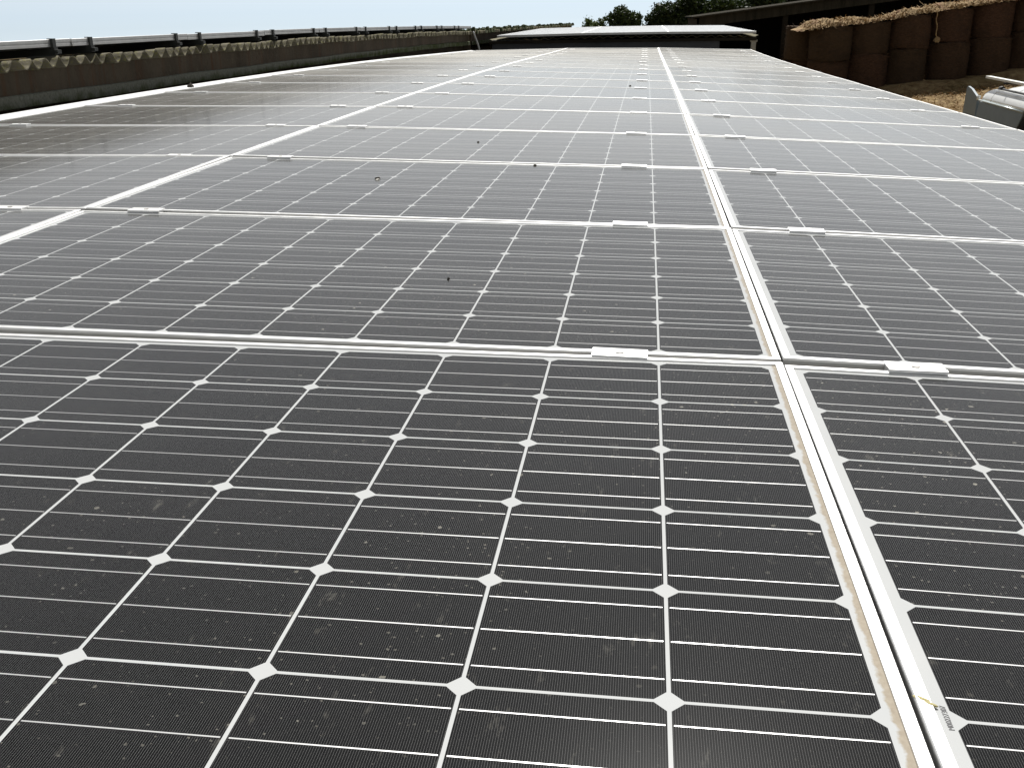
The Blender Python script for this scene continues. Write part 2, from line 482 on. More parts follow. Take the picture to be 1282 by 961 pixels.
# ------------------------------------------------------------------ the solar panels
def frame_mb(L, W, H=0.04, lip=LIP):
    m = MB()
    x, y = L / 2, W / 2
    xi, yi = x - lip, y - lip
    ch = 0.0010
    def ring(z, a, b): return [(-a, -b, z), (a, -b, z), (a, b, z), (-a, b, z)]
    rows = [ring(-H, xi - 0.012, yi - 0.012), ring(-H, x, y), ring(-0.026, x, y), ring(-0.025, x - 0.0022, y - 0.0022), ring(-0.018, x - 0.0022, y - 0.0022), ring(-0.017, x, y), ring(-ch, x, y), ring(0, x - ch, y - ch), ring(0, xi + 0.0005, yi + 0.0005),
            ring(-0.0005, xi, yi), ring(-0.0035, xi, yi), ring(-0.0065, xi - 0.002, yi - 0.002), ring(-H + 0.003, xi - 0.002, yi - 0.002)]
    m.grid(rows, smooth=False, close=True)
    return m
def glass_mb(L, W):
    m = MB()
    x, y = L / 2 - LIP + 0.001, W / 2 - LIP + 0.001
    m.box(-x, x, -y, y, -0.0062, -0.0022)
    return m
proto = empty('solar_panel')
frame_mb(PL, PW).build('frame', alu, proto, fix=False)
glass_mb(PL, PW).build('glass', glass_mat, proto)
def orient(u, v):
    d = 0.2
    zu = (roof_z(u + d, v) - roof_z(u - d, v)) / (2 * d)
    zv = (roof_z(u, v + d) - roof_z(u, v - d)) / (2 * d)
    n = Vector((-zu, -zv, 1)).normalized()
    ex = Vector((1, 0, zu)); ex = (ex - n * ex.dot(n)).normalized()
    ey = n.cross(ex)
    return Matrix(((ex.x, ey.x, n.x), (ex.y, ey.y, n.y), (ex.z, ey.z, n.z))).to_euler()
COLP = ['left column beside the brown wall', 'middle column between the long seams',
        'right column along the roof edge']
used = False
panels = {}
for r_ in range(19):
    for c_ in range(3):
        if r_ == 0 and c_ == 0: continue
        o = proto if not used else copy_tree(proto)
        used = True
        u = (c_ - 1.5) * PITCH_U - PITCH_U / 2 + PITCH_U / 2 + (0 if True else 0)
        u = (c_ - 2) * PITCH_U + PITCH_U / 2
        v = (r_ - 1) * PITCH_V + PITCH_V / 2
        jz = random.uniform(-0.0012, 0.0012)
        o.location = (u + random.uniform(-0.0006, 0.0006), v, roof_z(u, v) + jz)
        e = orient(u, v)
        e.x += random.uniform(-0.0010, 0.0010); e.y += random.uniform(-0.0006, 0.0006)
        o.rotation_euler = e
        if r_ == 0:
            lab = ['', 'nearest and largest dusty solar panel, filling the lower left and middle',
                   'cropped nearest solar panel at the lower right edge, with a black serial number'][c_]
        elif r_ == 18:
            lab = 'pale glaring solar panel, farthest row, ' + COLP[c_]
        else:
            lab = ('dusty dark' if r_ < 3 else 'grey sky-reflecting' if r_ < 8 else 'pale glaring') + ' solar panel, %s row back, ' % ORD[r_] + COLP[c_]
        tag(o, lab, 'solar panel', 'solar panels on the long roof')
        panels[(r_, c_)] = o

# serial number printed on the backsheet of the near right panel
tc = bpy.data.curves.new('serial_number', 'FONT')
tc.body = 'M00227307'
tc.size = 0.0060; tc.extrude = 0.00008
to = bpy.data.objects.new('serial_tmp', tc); COL.objects.link(to)
bpy.context.view_layer.update()
me = bpy.data.meshes.new_from_object(to.evaluated_get(bpy.context.evaluated_depsgraph_get()))
bpy.data.objects.remove(to)
inkm = NT('black_ink').set(Base_Color=(0.10, 0.10, 0.105), Roughness=0.5)
me.materials.clear(); me.materials.append(inkm)
so = bpy.data.objects.new('serial_number', me); COL.objects.link(so)
so.parent = panels[(0, 2)]
so.location = (-PL / 2 + LIP + 0.0092, -0.330, -0.0019)
so.rotation_euler = (0, 0, math.radians(90))

# --- clamps bridging neighbouring frames
def clamp_proto():
    r0 = empty('panel_clamp')
    m = MB()
    hx, hy = 0.0415, 0.0195
    prof = [(-hy, 0.0006), (-hy, 0.0052), (-0.012, 0.0060), (-0.006, 0.0048), (0.006, 0.0048), (0.012, 0.0060), (hy, 0.0052), (hy, 0.0006),
            (0.0085, 0.0006), (0.0085, -0.040), (-0.0085, -0.040), (-0.0085, 0.0006)]
    m.grid([[(-hx, y, z) for y, z in prof], [(hx, y, z) for y, z in prof]], smooth=False, close=True)
    m.quad(*[(-hx, y, z) for y, z in prof[:8]]); m.quad(*[(hx, y, z) for y, z in prof[:8]])
    m.quad(*[(-hx, y, z) for y, z in prof[8:]]); m.quad(*[(hx, y, z) for y, z in prof[8:]])
    m.build('clamp_plate', clampm, r0)
    b = MB()
    b.tube([(0, 0, 0.0040), (0, 0, 0.0062)], 0.0062, 12, smooth=False)
    b.build('bolt', boltm, r0)
    return r0
cp = clamp_proto(); used = False
POS = ['by the brown wall', 'left of the left long seam', 'right of the left long seam',
       'left of the right long seam', 'right of the right long seam', 'near the right roof edge']
for s_ in range(0, 18):
    for k, u in enumerate(RAILS):
        if s_ == 0 and k < 3: continue
        if s_ == 1 and k < 1: continue
        v = s_ * PITCH_V
        o = cp if not used else copy_tree(cp)
        used = True
        uu = u + random.uniform(-0.012, 0.012)
        uc = (math.floor(uu / PITCH_U) + 0.5) * PITCH_U          # rests on the flat frames of that column
        zc = roof_z(uc, v) + (roof_z(uc + 0.2, v) - roof_z(uc - 0.2, v)) / 0.4 * (uu - uc)
        o.location = (uu, v + random.uniform(-0.0015, 0.0015), zc - 0.0014)
        e = orient(uu, v); e.x += random.uniform(-0.012, 0.02); e.z += random.uniform(-0.02, 0.02)
        o.rotation_euler = e
        tag(o, 'white clamp on the %s cross seam back, %s' % (ORD[s_], POS[k]), 'clamp', 'clamps holding the solar panels')

# --- droppings and grit on the glass
def blob(name, mat, u, v, sx, sy, sz, label, cat, seed):
    rnd = random.Random(seed)
    bm = bmesh.new(); bmesh.ops.create_icosphere(bm, subdivisions=3, radius=1)
    ph = [rnd.uniform(0, 6.28) for _ in range(6)]
    for q in bm.verts:
        k = 1 + 0.28 * math.sin(3.1 * q.co.x + ph[0]) * math.cos(2.7 * q.co.y + ph[1]) + 0.16 * math.sin(6 * q.co.y + ph[2] + 4 * q.co.x)
        q.co = Vector((q.co.x * sx * k, q.co.y * sy * k, max(q.co.z, -0.2) * sz * k))
    me = bpy.data.meshes.new(name); bm.to_mesh(me); bm.free()
    for pz in me.polygons: pz.use_smooth = True
    o = bpy.data.objects.new(name, me); COL.objects.link(o); me.materials.append(mat)
    o.location = (u, v, roof_z(u, v) - 0.0022 + 0.2 * sz)
    return tag(o, label, cat, 'specks lying on the solar panels')
grit = rough_mat('dark_grit', (0.02, 0.016, 0.012), (0.06, 0.05, 0.04), 200, 0.9, 0.3, 0.002)
drop_w = rough_mat('white_dropping', (0.55, 0.53, 0.46), (0.75, 0.73, 0.68), 120, 0.8, 0.3, 0.002)
o = blob('bird_dropping', grit, -1.017, 1.63, 0.009, 0.005, 0.004, 'dark dropping with a white tip, left of centre on the glass three rows back', 'bird dropping', 1)
q = blob('white_tip', drop_w, 0, 0, 0.006, 0.009, 0.003, None, None, 2); del q['group']
q.parent = o; q.location = (0.004, -0.017, -0.001)
blob('dirt_clod', grit, -0.571, 2.000, 0.0045, 0.007, 0.004, 'small dark clod against the third cross seam, middle column', 'dirt clod', 3)
blob('dirt_clod', grit, -0.579, 0.430, 0.0028, 0.004, 0.003, 'tiny black grain on the glass of the second row, middle column', 'dirt clod', 4)
blob('dirt_clod', grit, -0.855, 2.600, 0.0045, 0.008, 0.004, 'small dark clod on the glass of the fourth row, left of centre', 'dirt clod', 5)
blob('dirt_clod', grit, -0.321, 6.33, 0.006, 0.015, 0.007, 'dark clod on a far cross seam left of the right long seam', 'dirt clod', 6)
blob('dirt_clod', grit, -3.33, 5.62, 0.016, 0.035, 0.020, 'black clod on the left outer frame beside the brown wall', 'dirt clod', 8)
yel = rough_mat('yellow_smear', (0.33, 0.28, 0.11), (0.46, 0.42, 0.24), 90, 0.85, 0.2, 0.001)
o = blob('bird_dropping', yel, 0.0078, -0.806, 0.0032, 0.0085, 0.0010, 'pale yellow smear on the near white frame at lower right', 'bird dropping', 9)
o.location.z = roof_z(0.009, -0.8) + 0.0050; o.rotation_euler = (0, 0, 1.0)

# ------------------------------------------------------------------ the higher shed on the left
WU = -3.58
def drop(v):
    return -0.132 * max((v - 2) / 17.4, 0) ** 2.2 if v < 19.5 else -0.1345 - 0.0075 * (v - 19.5)
def left_building(name, v0, v1, label, moss=False):
    r0 = tag(empty(name, (WU - 2, (v0 + v1) / 2, -3)), label, 'shed')
    n = max(int((v1 - v0) / 0.6), 6)
    V = [v0 + (v1 - v0) * i / n for i in range(n + 1)]
    m = MB()      # wall
    m.grid([[(WU, v, 0.195 + drop(v)), (WU, v, -0.004 + drop(v)), (WU - 0.13, v, -0.006 + drop(v)), (WU - 0.13, v, -3.6)] for v in V], smooth=False)
    m.grid([[(WU - 0.2, v, 0.195 + drop(v)), (WU - 0.2, v, -3.6)] for v in V], smooth=False)
    m.grid([[(WU, v, 0.195 + drop(v)), (WU - 0.2, v, 0.195 + drop(v))] for v in V], smooth=False)
    m.box(WU - 0.2, WU - 0.001, v0 - 0.002, v0, -3.6, 0.19 + drop(v0)); m.box(WU - 0.2, WU - 0.001, v1, v1 + 0.002, -3.6, 0.19 + drop(v1))
    local(m.build('wall', oldwall), r0)
    m = MB()      # ledge standing a little proud of the wall
    prof = [(0.020, -0.010), (0.022, 0.048), (0.016, 0.055), (0.002, 0.058), (0.002, -0.010)]
    m.grid([[(WU + a, v, b + drop(v)) for a, b in prof] for v in V], smooth=False, close=True)
    m.v = [(x + 0.003 * math.sin(y * 13) + 0.002 * math.sin(y * 41 + z * 30), y, z + 0.004 * math.sin(y * 7.3) + 0.002 * math.sin(y * 31)) for x, y, z in m.v]
    lo = m.build('ledge', ledge_m)
    local(lo, r0)
    m = MB()      # corrugated roof, its wavy edge towards us, falling away to the left
    per = 0.149; k = 8
    nw = int((v1 - v0) / per)
    rnd = random.Random(5 if not moss else 6)
    top, bot = [], []
    Us = [0.068, -0.4, -2.0, -5.5]
    rowsT = [[] for _ in Us]; rowsB = [[] for _ in Us]
    for i in range(nw * k + 1):
        v = v0 + i * per / k
        ph = 2 * math.pi * i / k
        wob = 0.006 * math.sin(v * 2.3) + 0.004 * math.sin(v * 5.9)
        if i % k == 0: jz, je = rnd.uniform(-0.005, 0.005), rnd.uniform(-0.014, 0.014)
        if i % (k * 7) == 0: js = rnd.uniform(-0.010, 0.010)
        z = 0.221 + drop(v) + (0.0265 + jz) * math.cos(ph) + wob * 0.5 + js * 0.6
        for j, a in enumerate(Us):
            edge = (0.010 * math.sin(v * 3.7) + je + js) if j == 0 else 0
            zz = z - 0.075 * (0.068 - a)
            rowsT[j].append((WU + a + edge, v, zz)); rowsB[j].append((WU + a + edge, v, zz - 0.0075))
    m.grid(rowsT, smooth=True); m.grid(rowsB, smooth=True)
    m.grid([rowsT[0], rowsB[0]], smooth=False)
    local(m.build('roof', cement, None, fix=False), r0)
    if moss:
        rnd = random.Random(11); m = MB()
        for i in range(700):
            v = v0 + (v1 - v0) * rnd.random()
            uu = WU + 0.06 - rnd.random() ** 1.5 * 1.2
            zc = 0.235 + drop(v) - 0.075 * (WU + 0.055 - uu)
            s = rnd.uniform(0.03, 0.085); hgt = s * rnd.uniform(0.6, 1.5)
            ring = [(uu + s * math.cos(t), v + s * 1.4 * math.sin(t), zc - 0.03) for t in [k2 * math.pi / 3 for k2 in range(6)]]
            ring2 = [(uu + 0.6 * s * math.cos(t + .4) * rnd.uniform(.6, 1.2), v + s * math.sin(t + .4), zc + hgt * rnd.uniform(.5, .9)) for t in [k2 * math.pi / 3 for k2 in range(6)]]
            m.grid([ring, ring2], close=True)
            m.quad(*ring2)
        mo = m.build('moss', moss_m); mo['kind'] = 'stuff'
        local(mo, r0)
    return r0
left_building('shed', -3.0, 19.15, 'higher shed on the left with brown mossy wall and wavy cement roof edge')
left_building('shed', 19.35, 48.0, 'distant mossy shed continuing beyond the white drainpipe at far left', moss=True)

# valley gutter between the two roofs
gt = tag(empty('gutter', (-3.43, 8, -0.3)), 'dark valley gutter between the brown wall and the left row of panels', 'gutter')
m = MB()
V = [-3.0 + i * 0.9 for i in range(25)]
m.grid([[(-3.70, v, -0.10 + drop(v)), (-3.69, v, -0.30 + drop(v)), (-3.36, v, -0.30 + drop(v)), (-3.31, v, -0.17 + drop(v))] for v in V], smooth=False)
local(m.build('gutter_channel', gutter_m, None, fix=False), gt)

# white flashing strip along the outer edge of the left column
white_m = rough_mat('white_coated_metal', (0.74, 0.74, 0.74), (0.82, 0.82, 0.81), 3, 0.45, 0.05, 0.002)
m = MB(); V = [-1.05 + i * (19.25 / 32) for i in range(33)]
m.grid([[(-3.276, v, roof_z(-3.3, v) - 0.012), (-3.276, v, roof_z(-3.3, v) - 0.006), (-3.398, v, roof_z(-3.3, v) + 0.006),
         (-3.404, v, roof_z(-3.3, v) + 0.002), (-3.404, v, roof_z(-3.3, v) - 0.05), (-3.396, v, roof_z(-3.3, v) - 0.05), (-3.396, v, roof_z(-3.3, v) - 0.004)] for v in V], smooth=False, close=True)
tag(m.build('flashing_strip', white_m), 'long white flashing strip between the left panels and the dark gutter', 'flashing')

# --- upper row of panels along the left shed, edge-on to us
SL = math.atan(0.075)
def upper_panel(i, v):
    o = copy_tree(proto)
    zt = 0.333 + drop(v)
    sl = (drop(v + 0.5) - drop(v - 0.5))
    # panel lies on its long side along v: turn it 90 degrees, then tip it down to the left
    R = Matrix.Rotation(math.atan(sl), 4, 'X') @ Matrix.Rotation(-SL, 4, 'Y') @ Matrix.Rotation(math.radians(90), 4, 'Z')
    o.rotation_euler = R.to_euler()
    c = Vector((-(PW / 2) * math.cos(SL), 0, -(PW / 2) * math.sin(SL)))
    o.location = (WU + 0.012 + c.x + random.uniform(-0.003, 0.003), v, zt + c.z + random.uniform(-0.003, 0.003))
    return o
g0 = 4.55 - 1.6425 / 1.0 * 2 + 1.6425 / 2
UPV = [g0 + i * 1.6425 for i in range(1, 11)]
for i, v in enumerate(UPV):
    o = upper_panel(i, v)
    tag(o, 'silver-edged solar panel seen edge-on above the wavy roof, %s from the left' % ORD[i], 'solar panel', 'upper row of panels on the left shed')
def up_end(v):
    r0 = empty('end_clamp')
    m = MB()
    m.box(0.0, 0.014, -0.017, 0.017, -0.075, 0.006)
    m.box(-0.020, 0.0, -0.017, 0.017, 0.0008, 0.006)
    m.box(0.014, 0.040, -0.020, 0.020, -0.075, -0.055)
    m.build('bracket', darkm, r0)
    m = MB(); m.box(-1.4, 0.02, -0.02, 0.02, -0.080, -0.0755 + 0.034)
    q = MB(); q.v = [(x, y, z + (0.075 * (x) if x < 0 else 0)) for x, y, z in m.v]; q.f = m.f; q.s = m.s
    q.build('rail_end', darkm, r0)
    return r0
ec = None; cnt = 0
for i, v in enumerate(UPV):
    for s_ in (-1, 1):
        vv = v + s_ * (PL / 2 - 0.205)
        if vv > 19.0 or vv < 3.4: continue
        if ec is None: ec = up_end(0); o = ec
        else: o = copy_tree(ec)
        o.location = (WU + 0.0135, vv, 0.333 + drop(vv))
        cnt += 1
        tag(o, 'black bracket gripping the upper panel row, %s from the left' % (ORD[cnt - 1] if cnt <= 20 else 'last'), 'bracket', 'black brackets on the upper panel row')
# drain pipe at the corner
m = MB()
pts = []
for i in range(15):
    t = i / 14
    pts.append((WU + 0.07 + 0.16 * math.sin(t * 2.6) * (0.4 + 0.6 * t), 19.22 - 0.10 * t, 0.235 - 0.55 * t + drop(19.2)))
m.tube(pts, 0.017, 8)
pipe_m = NT('grey_pipe').set(Base_Color=(0.42, 0.42, 0.41), Roughness=0.5)
tag(m.build('drain_pipe', pipe_m), 'thin pale grey pipe curving down the end of the brown wall', 'pipe')

# ------------------------------------------------------------------ far roof beyond the end of ours, with its own panels
fs = tag(empty('shed', (-0.7, 24, -3)), 'far shed beyond the panels with dark front wall and panelled roof', 'shed')
def far_z(u, v):
    return 0.020 + 0.018 * (u + 3.1) - 0.0008 * (v - 19.6) + 0.02 * math.sin((u + 3.1) / 4.75 * math.pi)
m = MB()
m.box(-3.2, 1.15, 19.62, 19.80, -5, -0.06)
m.box(1.152, 1.17, 19.62, 30, -5, -0.06)
m.box(-3.2, 1.15, 29.8, 30.0, -5, -0.06)
local(m.build('wall', far_wall), fs)
m = MB(); per = 0.177; rowsT = []; rowsB = []
for v in (19.60, 22, 25, 30.2):
    rr = []; rb2 = []
    for i in range(int(5.15 / per * 6) + 1):
        u = -3.25 + i * per / 6
        z = far_z(u, v) - 0.075 + 0.018 * math.cos(2 * math.pi * i / 6)
        rr.append((u, v, z)); rb2.append((u, v, z - 0.007))
    rowsT.append(rr); rowsB.append(rb2)
m.grid(rowsT); m.grid(rowsB); m.grid([rowsT[0], rowsB[0]], smooth=False)
local(m.build('roof', cement, None, fix=False), fs)
m = MB(); m.hexa([(-3.25, 19.50, -0.125), (1.85, 19.50, -0.045), (1.85, 19.58, -0.045), (-3.25, 19.58, -0.125),
                  (-3.25, 19.50, -0.075), (1.85, 19.50, 0.008), (1.85, 19.58, 0.008), (-3.25, 19.58, -0.075)])
local(m.build('fascia', barn_dark), fs)

def slab(L, W):
    m = MB()
    x, y = L / 2, W / 2
    m.box(-x, x, -y, y, -0.04, -0.003)
    return m
g = NT('glare_glass')  # pale copy of the panel glass, the far array's glare painted into its base colour
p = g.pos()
glare_glass = g.set(Base_Color=g.mix(g.mapr(g.noise(p, 1.4, 5, 0.6), 0.35, 0.65), (0.50, 0.49, 0.46), (0.58, 0.57, 0.54)), Roughness=0.5, Coat_Weight=1.0,
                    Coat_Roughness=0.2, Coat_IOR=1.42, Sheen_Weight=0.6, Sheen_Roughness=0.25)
fproto = empty('solar_panel')
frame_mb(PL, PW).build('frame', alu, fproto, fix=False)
glass_mb(PL, PW).build('glass', glare_glass, fproto)
first = True
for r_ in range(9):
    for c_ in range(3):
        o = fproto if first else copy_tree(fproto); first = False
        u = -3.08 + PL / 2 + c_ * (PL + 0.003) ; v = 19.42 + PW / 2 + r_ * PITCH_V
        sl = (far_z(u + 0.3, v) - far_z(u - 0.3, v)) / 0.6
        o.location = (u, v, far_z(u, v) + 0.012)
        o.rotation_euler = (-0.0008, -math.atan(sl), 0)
        nm = ['left', 'middle', 'right'][c_]
        if r_ == 0: lab = 'front %s panel of the far white array beyond the roof end' % nm
        else: lab = 'white solar panel lost in the glare behind the front row of the far array'
        tag(o, lab, 'solar panel', 'panels of the far array' if r_ == 0 else 'panels behind the front row of the far array')

m = MB(); zb = ground_z(1.8, 19.6)
m.box(1.755, 1.845, 19.55, 19.64, zb - 0.2, -0.075)
m.box(1.735, 1.865, 19.53, 19.66, -0.075, -0.035)
tag(m.build('post', concrete, None, bevel=0.006), 'grey concrete post standing by the far right corner of the roof', 'post')

# ------------------------------------------------------------------ barn, hay, van on the right
b0 = tag(empty('barn', (9, 50, -2)), 'dark open-fronted barn with cladding band behind the hay bales', 'barn')
def bz(u): return 0.05 + 0.131 * (u - 3.82)
m = MB()      # cladding band above the open front, ribbed
seg = []
for i in range(0, 141):
    u = 2.0 + i * 0.15
    off = 0.02 if i % 2 else 0.0
    seg.append([(u, 46.0 - off, bz(u)), (u, 46.0 - off, bz(u) + 0.42 + 0.01 * (i % 3))])
m.grid(seg, smooth=False)
m.grid([[(p[0][0], 46.12, p[0][2]), (p[1][0], 46.12, p[1][2])] for p in seg], smooth=False)
m.grid([[p[0], (p[0][0], 46.12, p[0][2])] for p in seg], smooth=False)
local(m.build('fascia', barn_m), b0)
m = MB()
m.grid([[(u, 45.7, bz(u) + 0.40), (u, 57, bz(u) + 0.36)] for u in (1.7, 8, 15, 23.2)], smooth=False)
m.grid([[(u, 45.7, bz(u) + 0.46), (u, 57, bz(u) + 0.42)] for u in (1.7, 8, 15, 23.2)], smooth=False)
m.grid([[(u, 45.7, bz(u) + 0.40), (u, 45.7, bz(u) + 0.46)] for u in (1.7, 8, 15, 23.2)], smooth=False)
local(m.build('roof', barn_m), b0)
m = MB()
m.grid([[(u, 56.5, -4.5), (u, 56.5, bz(u) + 0.34)] for u in (1.9, 8, 15, 23)], smooth=False)
m.grid([[(1.9, v, -4.5), (1.9, v, bz(1.9) + 0.34)] for v in (46.1, 51, 56.5)], smooth=False)
m.grid([[(23, v, -4.5), (23, v, bz(23) + 0.34)] for v in (46.1, 51, 56.5)], smooth=False)
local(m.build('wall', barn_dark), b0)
for u in (2.1, 5.6, 9.1, 12.6, 16.1, 19.6):
    m = MB(); m.box(u - 0.11, u + 0.11, 46.15, 46.37, ground_z(u, 46) - 0.3, bz(u) + 0.3)
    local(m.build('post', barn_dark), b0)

def bale_mb(rad, h, seed):
    rnd = random.Random(seed); m = MB()
    ph = [rnd.uniform(0, 6.28) for _ in range(8)]
    rows = []
    N = 40
    lev = [(0.0, 0.0), (0.0, 0.93), (0.012, 0.98), (0.05, 0.995)] + [(0.08 + 0.84 * i / 9, 1.0) for i in range(1, 9)] + [(0.95, 0.995), (0.988, 0.98), (1.0, 0.93), (1.0, 0.0)]
    for (t, rr) in lev:
        row = []
        for k in range(N):
            a = 2 * math.pi * k / N
            q = rad * rr * (1 + 0.018 * math.sin(3 * a + ph[0] + 2 * t) + 0.012 * math.sin(7 * a + ph[1] + 5 * t) + 0.010 * math.sin(13 * t * 2 + ph[2]) + rnd.uniform(-0.006, 0.006))
            q *= 1 + 0.03 * math.sin(math.pi * t)
            zt = h * t + 0.02 * math.sin(2 * a + ph[3]) * (rr > 0.5)
            row.append((q * math.cos(a), q * math.sin(a), zt))
        rows.append(row)
    m.grid(rows, close=True)
    for i in range(420):
        a = rnd.uniform(0, 6.28); t = rnd.random() if rnd.random() < 0.6 else rnd.choice((0.02, 0.97)) + rnd.uniform(-.03, .03)
        p0 = Vector((rad * 0.985 * math.cos(a), rad * 0.985 * math.sin(a), h * t))
        n_ = Vector((math.cos(a), math.sin(a), 0)); tg = Vector((-math.sin(a), math.cos(a), 0))
        d = (tg * rnd.uniform(-1, 1) + n_ * rnd.uniform(0.15, 0.6) + Vector((0, 0, rnd.uniform(-.7, .4)))).normalized() * rnd.uniform(0.06, 0.22)
        wv = d.cross(n_).normalized() * rnd.uniform(0.004, 0.010)
        m.quad(p0 - wv, p0 + wv, p0 + d + wv * .5, p0 + d - wv * .5)
    return m
BX = [(6.168, 37.9, 1), (7.53, 38.14, 1), (8.90, 38.36, 1), (10.35, 38.62, 1), (11.80, 38.86, 1), (13.22, 39.1, 1), (14.66, 39.35, 1)]
TOPZ = [-0.03, 0.12, 0.35, 0.56, 0.775, 0.94, 1.12]
MIDZ = [-1.18, -0.95, -0.79, -0.58, -0.425, -0.22, -0.05]
BOTZ = [-2.32, -2.07, -1.94, -1.78, -1.65, -1.47, -1.30]
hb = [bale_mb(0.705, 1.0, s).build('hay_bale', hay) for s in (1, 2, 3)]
firsts = [True] * 3
def place_bale(k, u, v, z0, h, rot, label, group):
    o = hb[k] if firsts[k] else hb[k].copy()
    if not firsts[k]: COL.objects.link(o)
    firsts[k] = False
    o.location = (u, v, z0); o.scale = (1, 1, h); o.rotation_euler = (0, 0, rot)
    return tag(o, label, 'hay bale', group)
bn = 0
for i, (u, v, _) in enumerate(BX):
    zg = min(BOTZ[i], ground_z(u, v)) - 0.05
    where = ('leftmost' if i == 0 else ORD[i] + ' from the left') if i < 5 else ('cut by the right picture edge' if i == 5 else 'just beyond the right picture edge')
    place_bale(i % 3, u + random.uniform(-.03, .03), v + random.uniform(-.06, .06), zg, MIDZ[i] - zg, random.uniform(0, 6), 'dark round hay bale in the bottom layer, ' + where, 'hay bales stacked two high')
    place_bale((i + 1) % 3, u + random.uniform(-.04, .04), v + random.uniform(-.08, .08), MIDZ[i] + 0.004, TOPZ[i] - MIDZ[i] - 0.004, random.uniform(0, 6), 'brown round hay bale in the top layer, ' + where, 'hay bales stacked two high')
for i, (u, v, _) in enumerate(BX[:1]):
    uu, vv = u - 0.66, v + 1.22
    zg = ground_z(uu, vv) - 0.1
    t = TOPZ[i] - 0.02
    mid = (zg + t) / 2
    where = 'showing at the left end of the stack'
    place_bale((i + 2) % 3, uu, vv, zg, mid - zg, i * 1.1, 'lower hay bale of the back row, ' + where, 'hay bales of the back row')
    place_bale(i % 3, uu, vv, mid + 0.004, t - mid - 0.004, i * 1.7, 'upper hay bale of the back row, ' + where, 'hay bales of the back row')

# loose straw heaped over the bale tops
rnd = random.Random(21)
def top_z(u):
    xs = [b[0] for b in BX]
    if u <= xs[0]: return TOPZ[0] + (u - xs[0]) * 0.11
    for a in range(len(xs) - 1):
        if u <= xs[a + 1]:
            t = (u - xs[a]) / (xs[a + 1] - xs[a]); return TOPZ[a] * (1 - t) + TOPZ[a + 1] * t
    return TOPZ[-1] + (u - xs[-1]) * 0.12
def front_v(u): return 37.9 + (u - 6.168) * 0.171 - 0.66
def hump(u, t):
    h = 0.05 + 0.24 * math.sin(math.pi * min(max(t, 0), 1)) ** 0.8
    h *= 0.55 + 0.35 * math.sin(u * 1.7 + 1.0) * math.sin(u * 0.63) + 0.25 * math.sin(u * 4.3 + t * 5)
    return max(h, 0.03) + 0.03 * math.sin(u * 9 + t * 17) + rnd.uniform(-0.03, 0.03)
m = MB(); rows = []
for j in range(15):
    t = j / 14
    row = []
    for i in range(150):
        u = 4.85 + i * 0.068
        fall = min(1, (u - 4.8) / 0.6)
        v = front_v(u) - 0.03 + t * 1.55 + rnd.uniform(-0.03, 0.03)
        z = top_z(u) + (hump(u, t) * fall if j else rnd.uniform(-0.05, 0.02))
        row.append((u + rnd.uniform(-.02, .02), v, z))
    rows.append(row)
m.grid(rows, smooth=False)
for i in range(3000):          # straws sticking out of the heap
    u = rnd.uniform(5.2, 14.9); t = rnd.random() ** 1.6
    v = front_v(u) - 0.05 + t * 1.4
    z = top_z(u) + 0.02 + 0.26 * math.sin(math.pi * t) * (0.55 + 0.35 * math.sin(u * 1.7 + 1.0) * math.sin(u * 0.63))
    L = rnd.uniform(0.08, 0.22) * (1.7 if rnd.random() < 0.05 else 1); a = rnd.uniform(0, 6.28); el = rnd.uniform(-0.5, 0.7)
    d = Vector((math.cos(a) * math.cos(el), math.sin(a) * math.cos(el), math.sin(el))) * L
    wv = Vector((-math.sin(a), math.cos(a), rnd.uniform(-.6, .6))).normalized() * rnd.uniform(0.008, 0.022)
    p0 = Vector((u, v, z))
    m.quad(p0 - wv, p0 + wv, p0 + d + wv * 0.6, p0 + d - wv * 0.6)
tag(m.build('loose_straw', straw, None, fix=False), 'golden loose straw heaped in the sun on top of the hay bales', 'straw', None, 'stuff')

# string of straw hanging down the face of the stack
u0 = 9.62; vF = front_v(u0) - 0.08
m = MB()
pts = [(u0 + 0.02 * math.sin(i * 1.3) + 0.010 * i, vF - 0.015 * (i % 3), top_z(u0) + 0.03 - i * 0.088) for i in range(11)]
m.tube(pts, [0.016 + 0.004 * (i % 2) for i in range(11)], 6)
hs = m.build('straw_strand', straw)
tag(hs, 'pale strand of straw hanging down the front of the bales, tufted at its end', 'straw strand')
m = MB(); ex, ey, ez = pts[-1]
for i in range(70):
    a = rnd.uniform(0, 6.28); r1 = rnd.uniform(0.03, 0.13)
    p0 = Vector((ex, ey, ez + 0.03)); d = Vector((math.cos(a) * r1, -abs(math.sin(a)) * r1 * 0.6, -rnd.uniform(0.04, 0.20)))
    wv = Vector((0.012, 0, 0.006)); m.quad(p0 - wv, p0 + wv, p0 + d + wv, p0 + d - wv)
m.build('tuft', straw, hs, fix=False)

# straw litter on the yard where the sun reaches it
m = MB()
for i in range(14000):
    u = rnd.uniform(5.0, 13.5); v = rnd.uniform(20.5, 37.0)
    L = rnd.uniform(0.10, 0.35); a = rnd.uniform(0, 6.28)
    z = ground_z(u, v) + 0.015
    d = Vector((math.cos(a) * L, math.sin(a) * L, rnd.uniform(-0.02, 0.12)))
    wv = Vector((-math.sin(a), math.cos(a), rnd.uniform(0, .8))).normalized() * rnd.uniform(0.005, 0.013)
    p0 = Vector((u, v, z)); m.quad(p0 - wv, p0 + wv, p0 + d + wv, p0 + d - wv)
tag(m.build('straw_litter', straw, None, fix=False), 'straw litter scattered on the sunlit yard before the bales', 'straw', None, 'stuff')

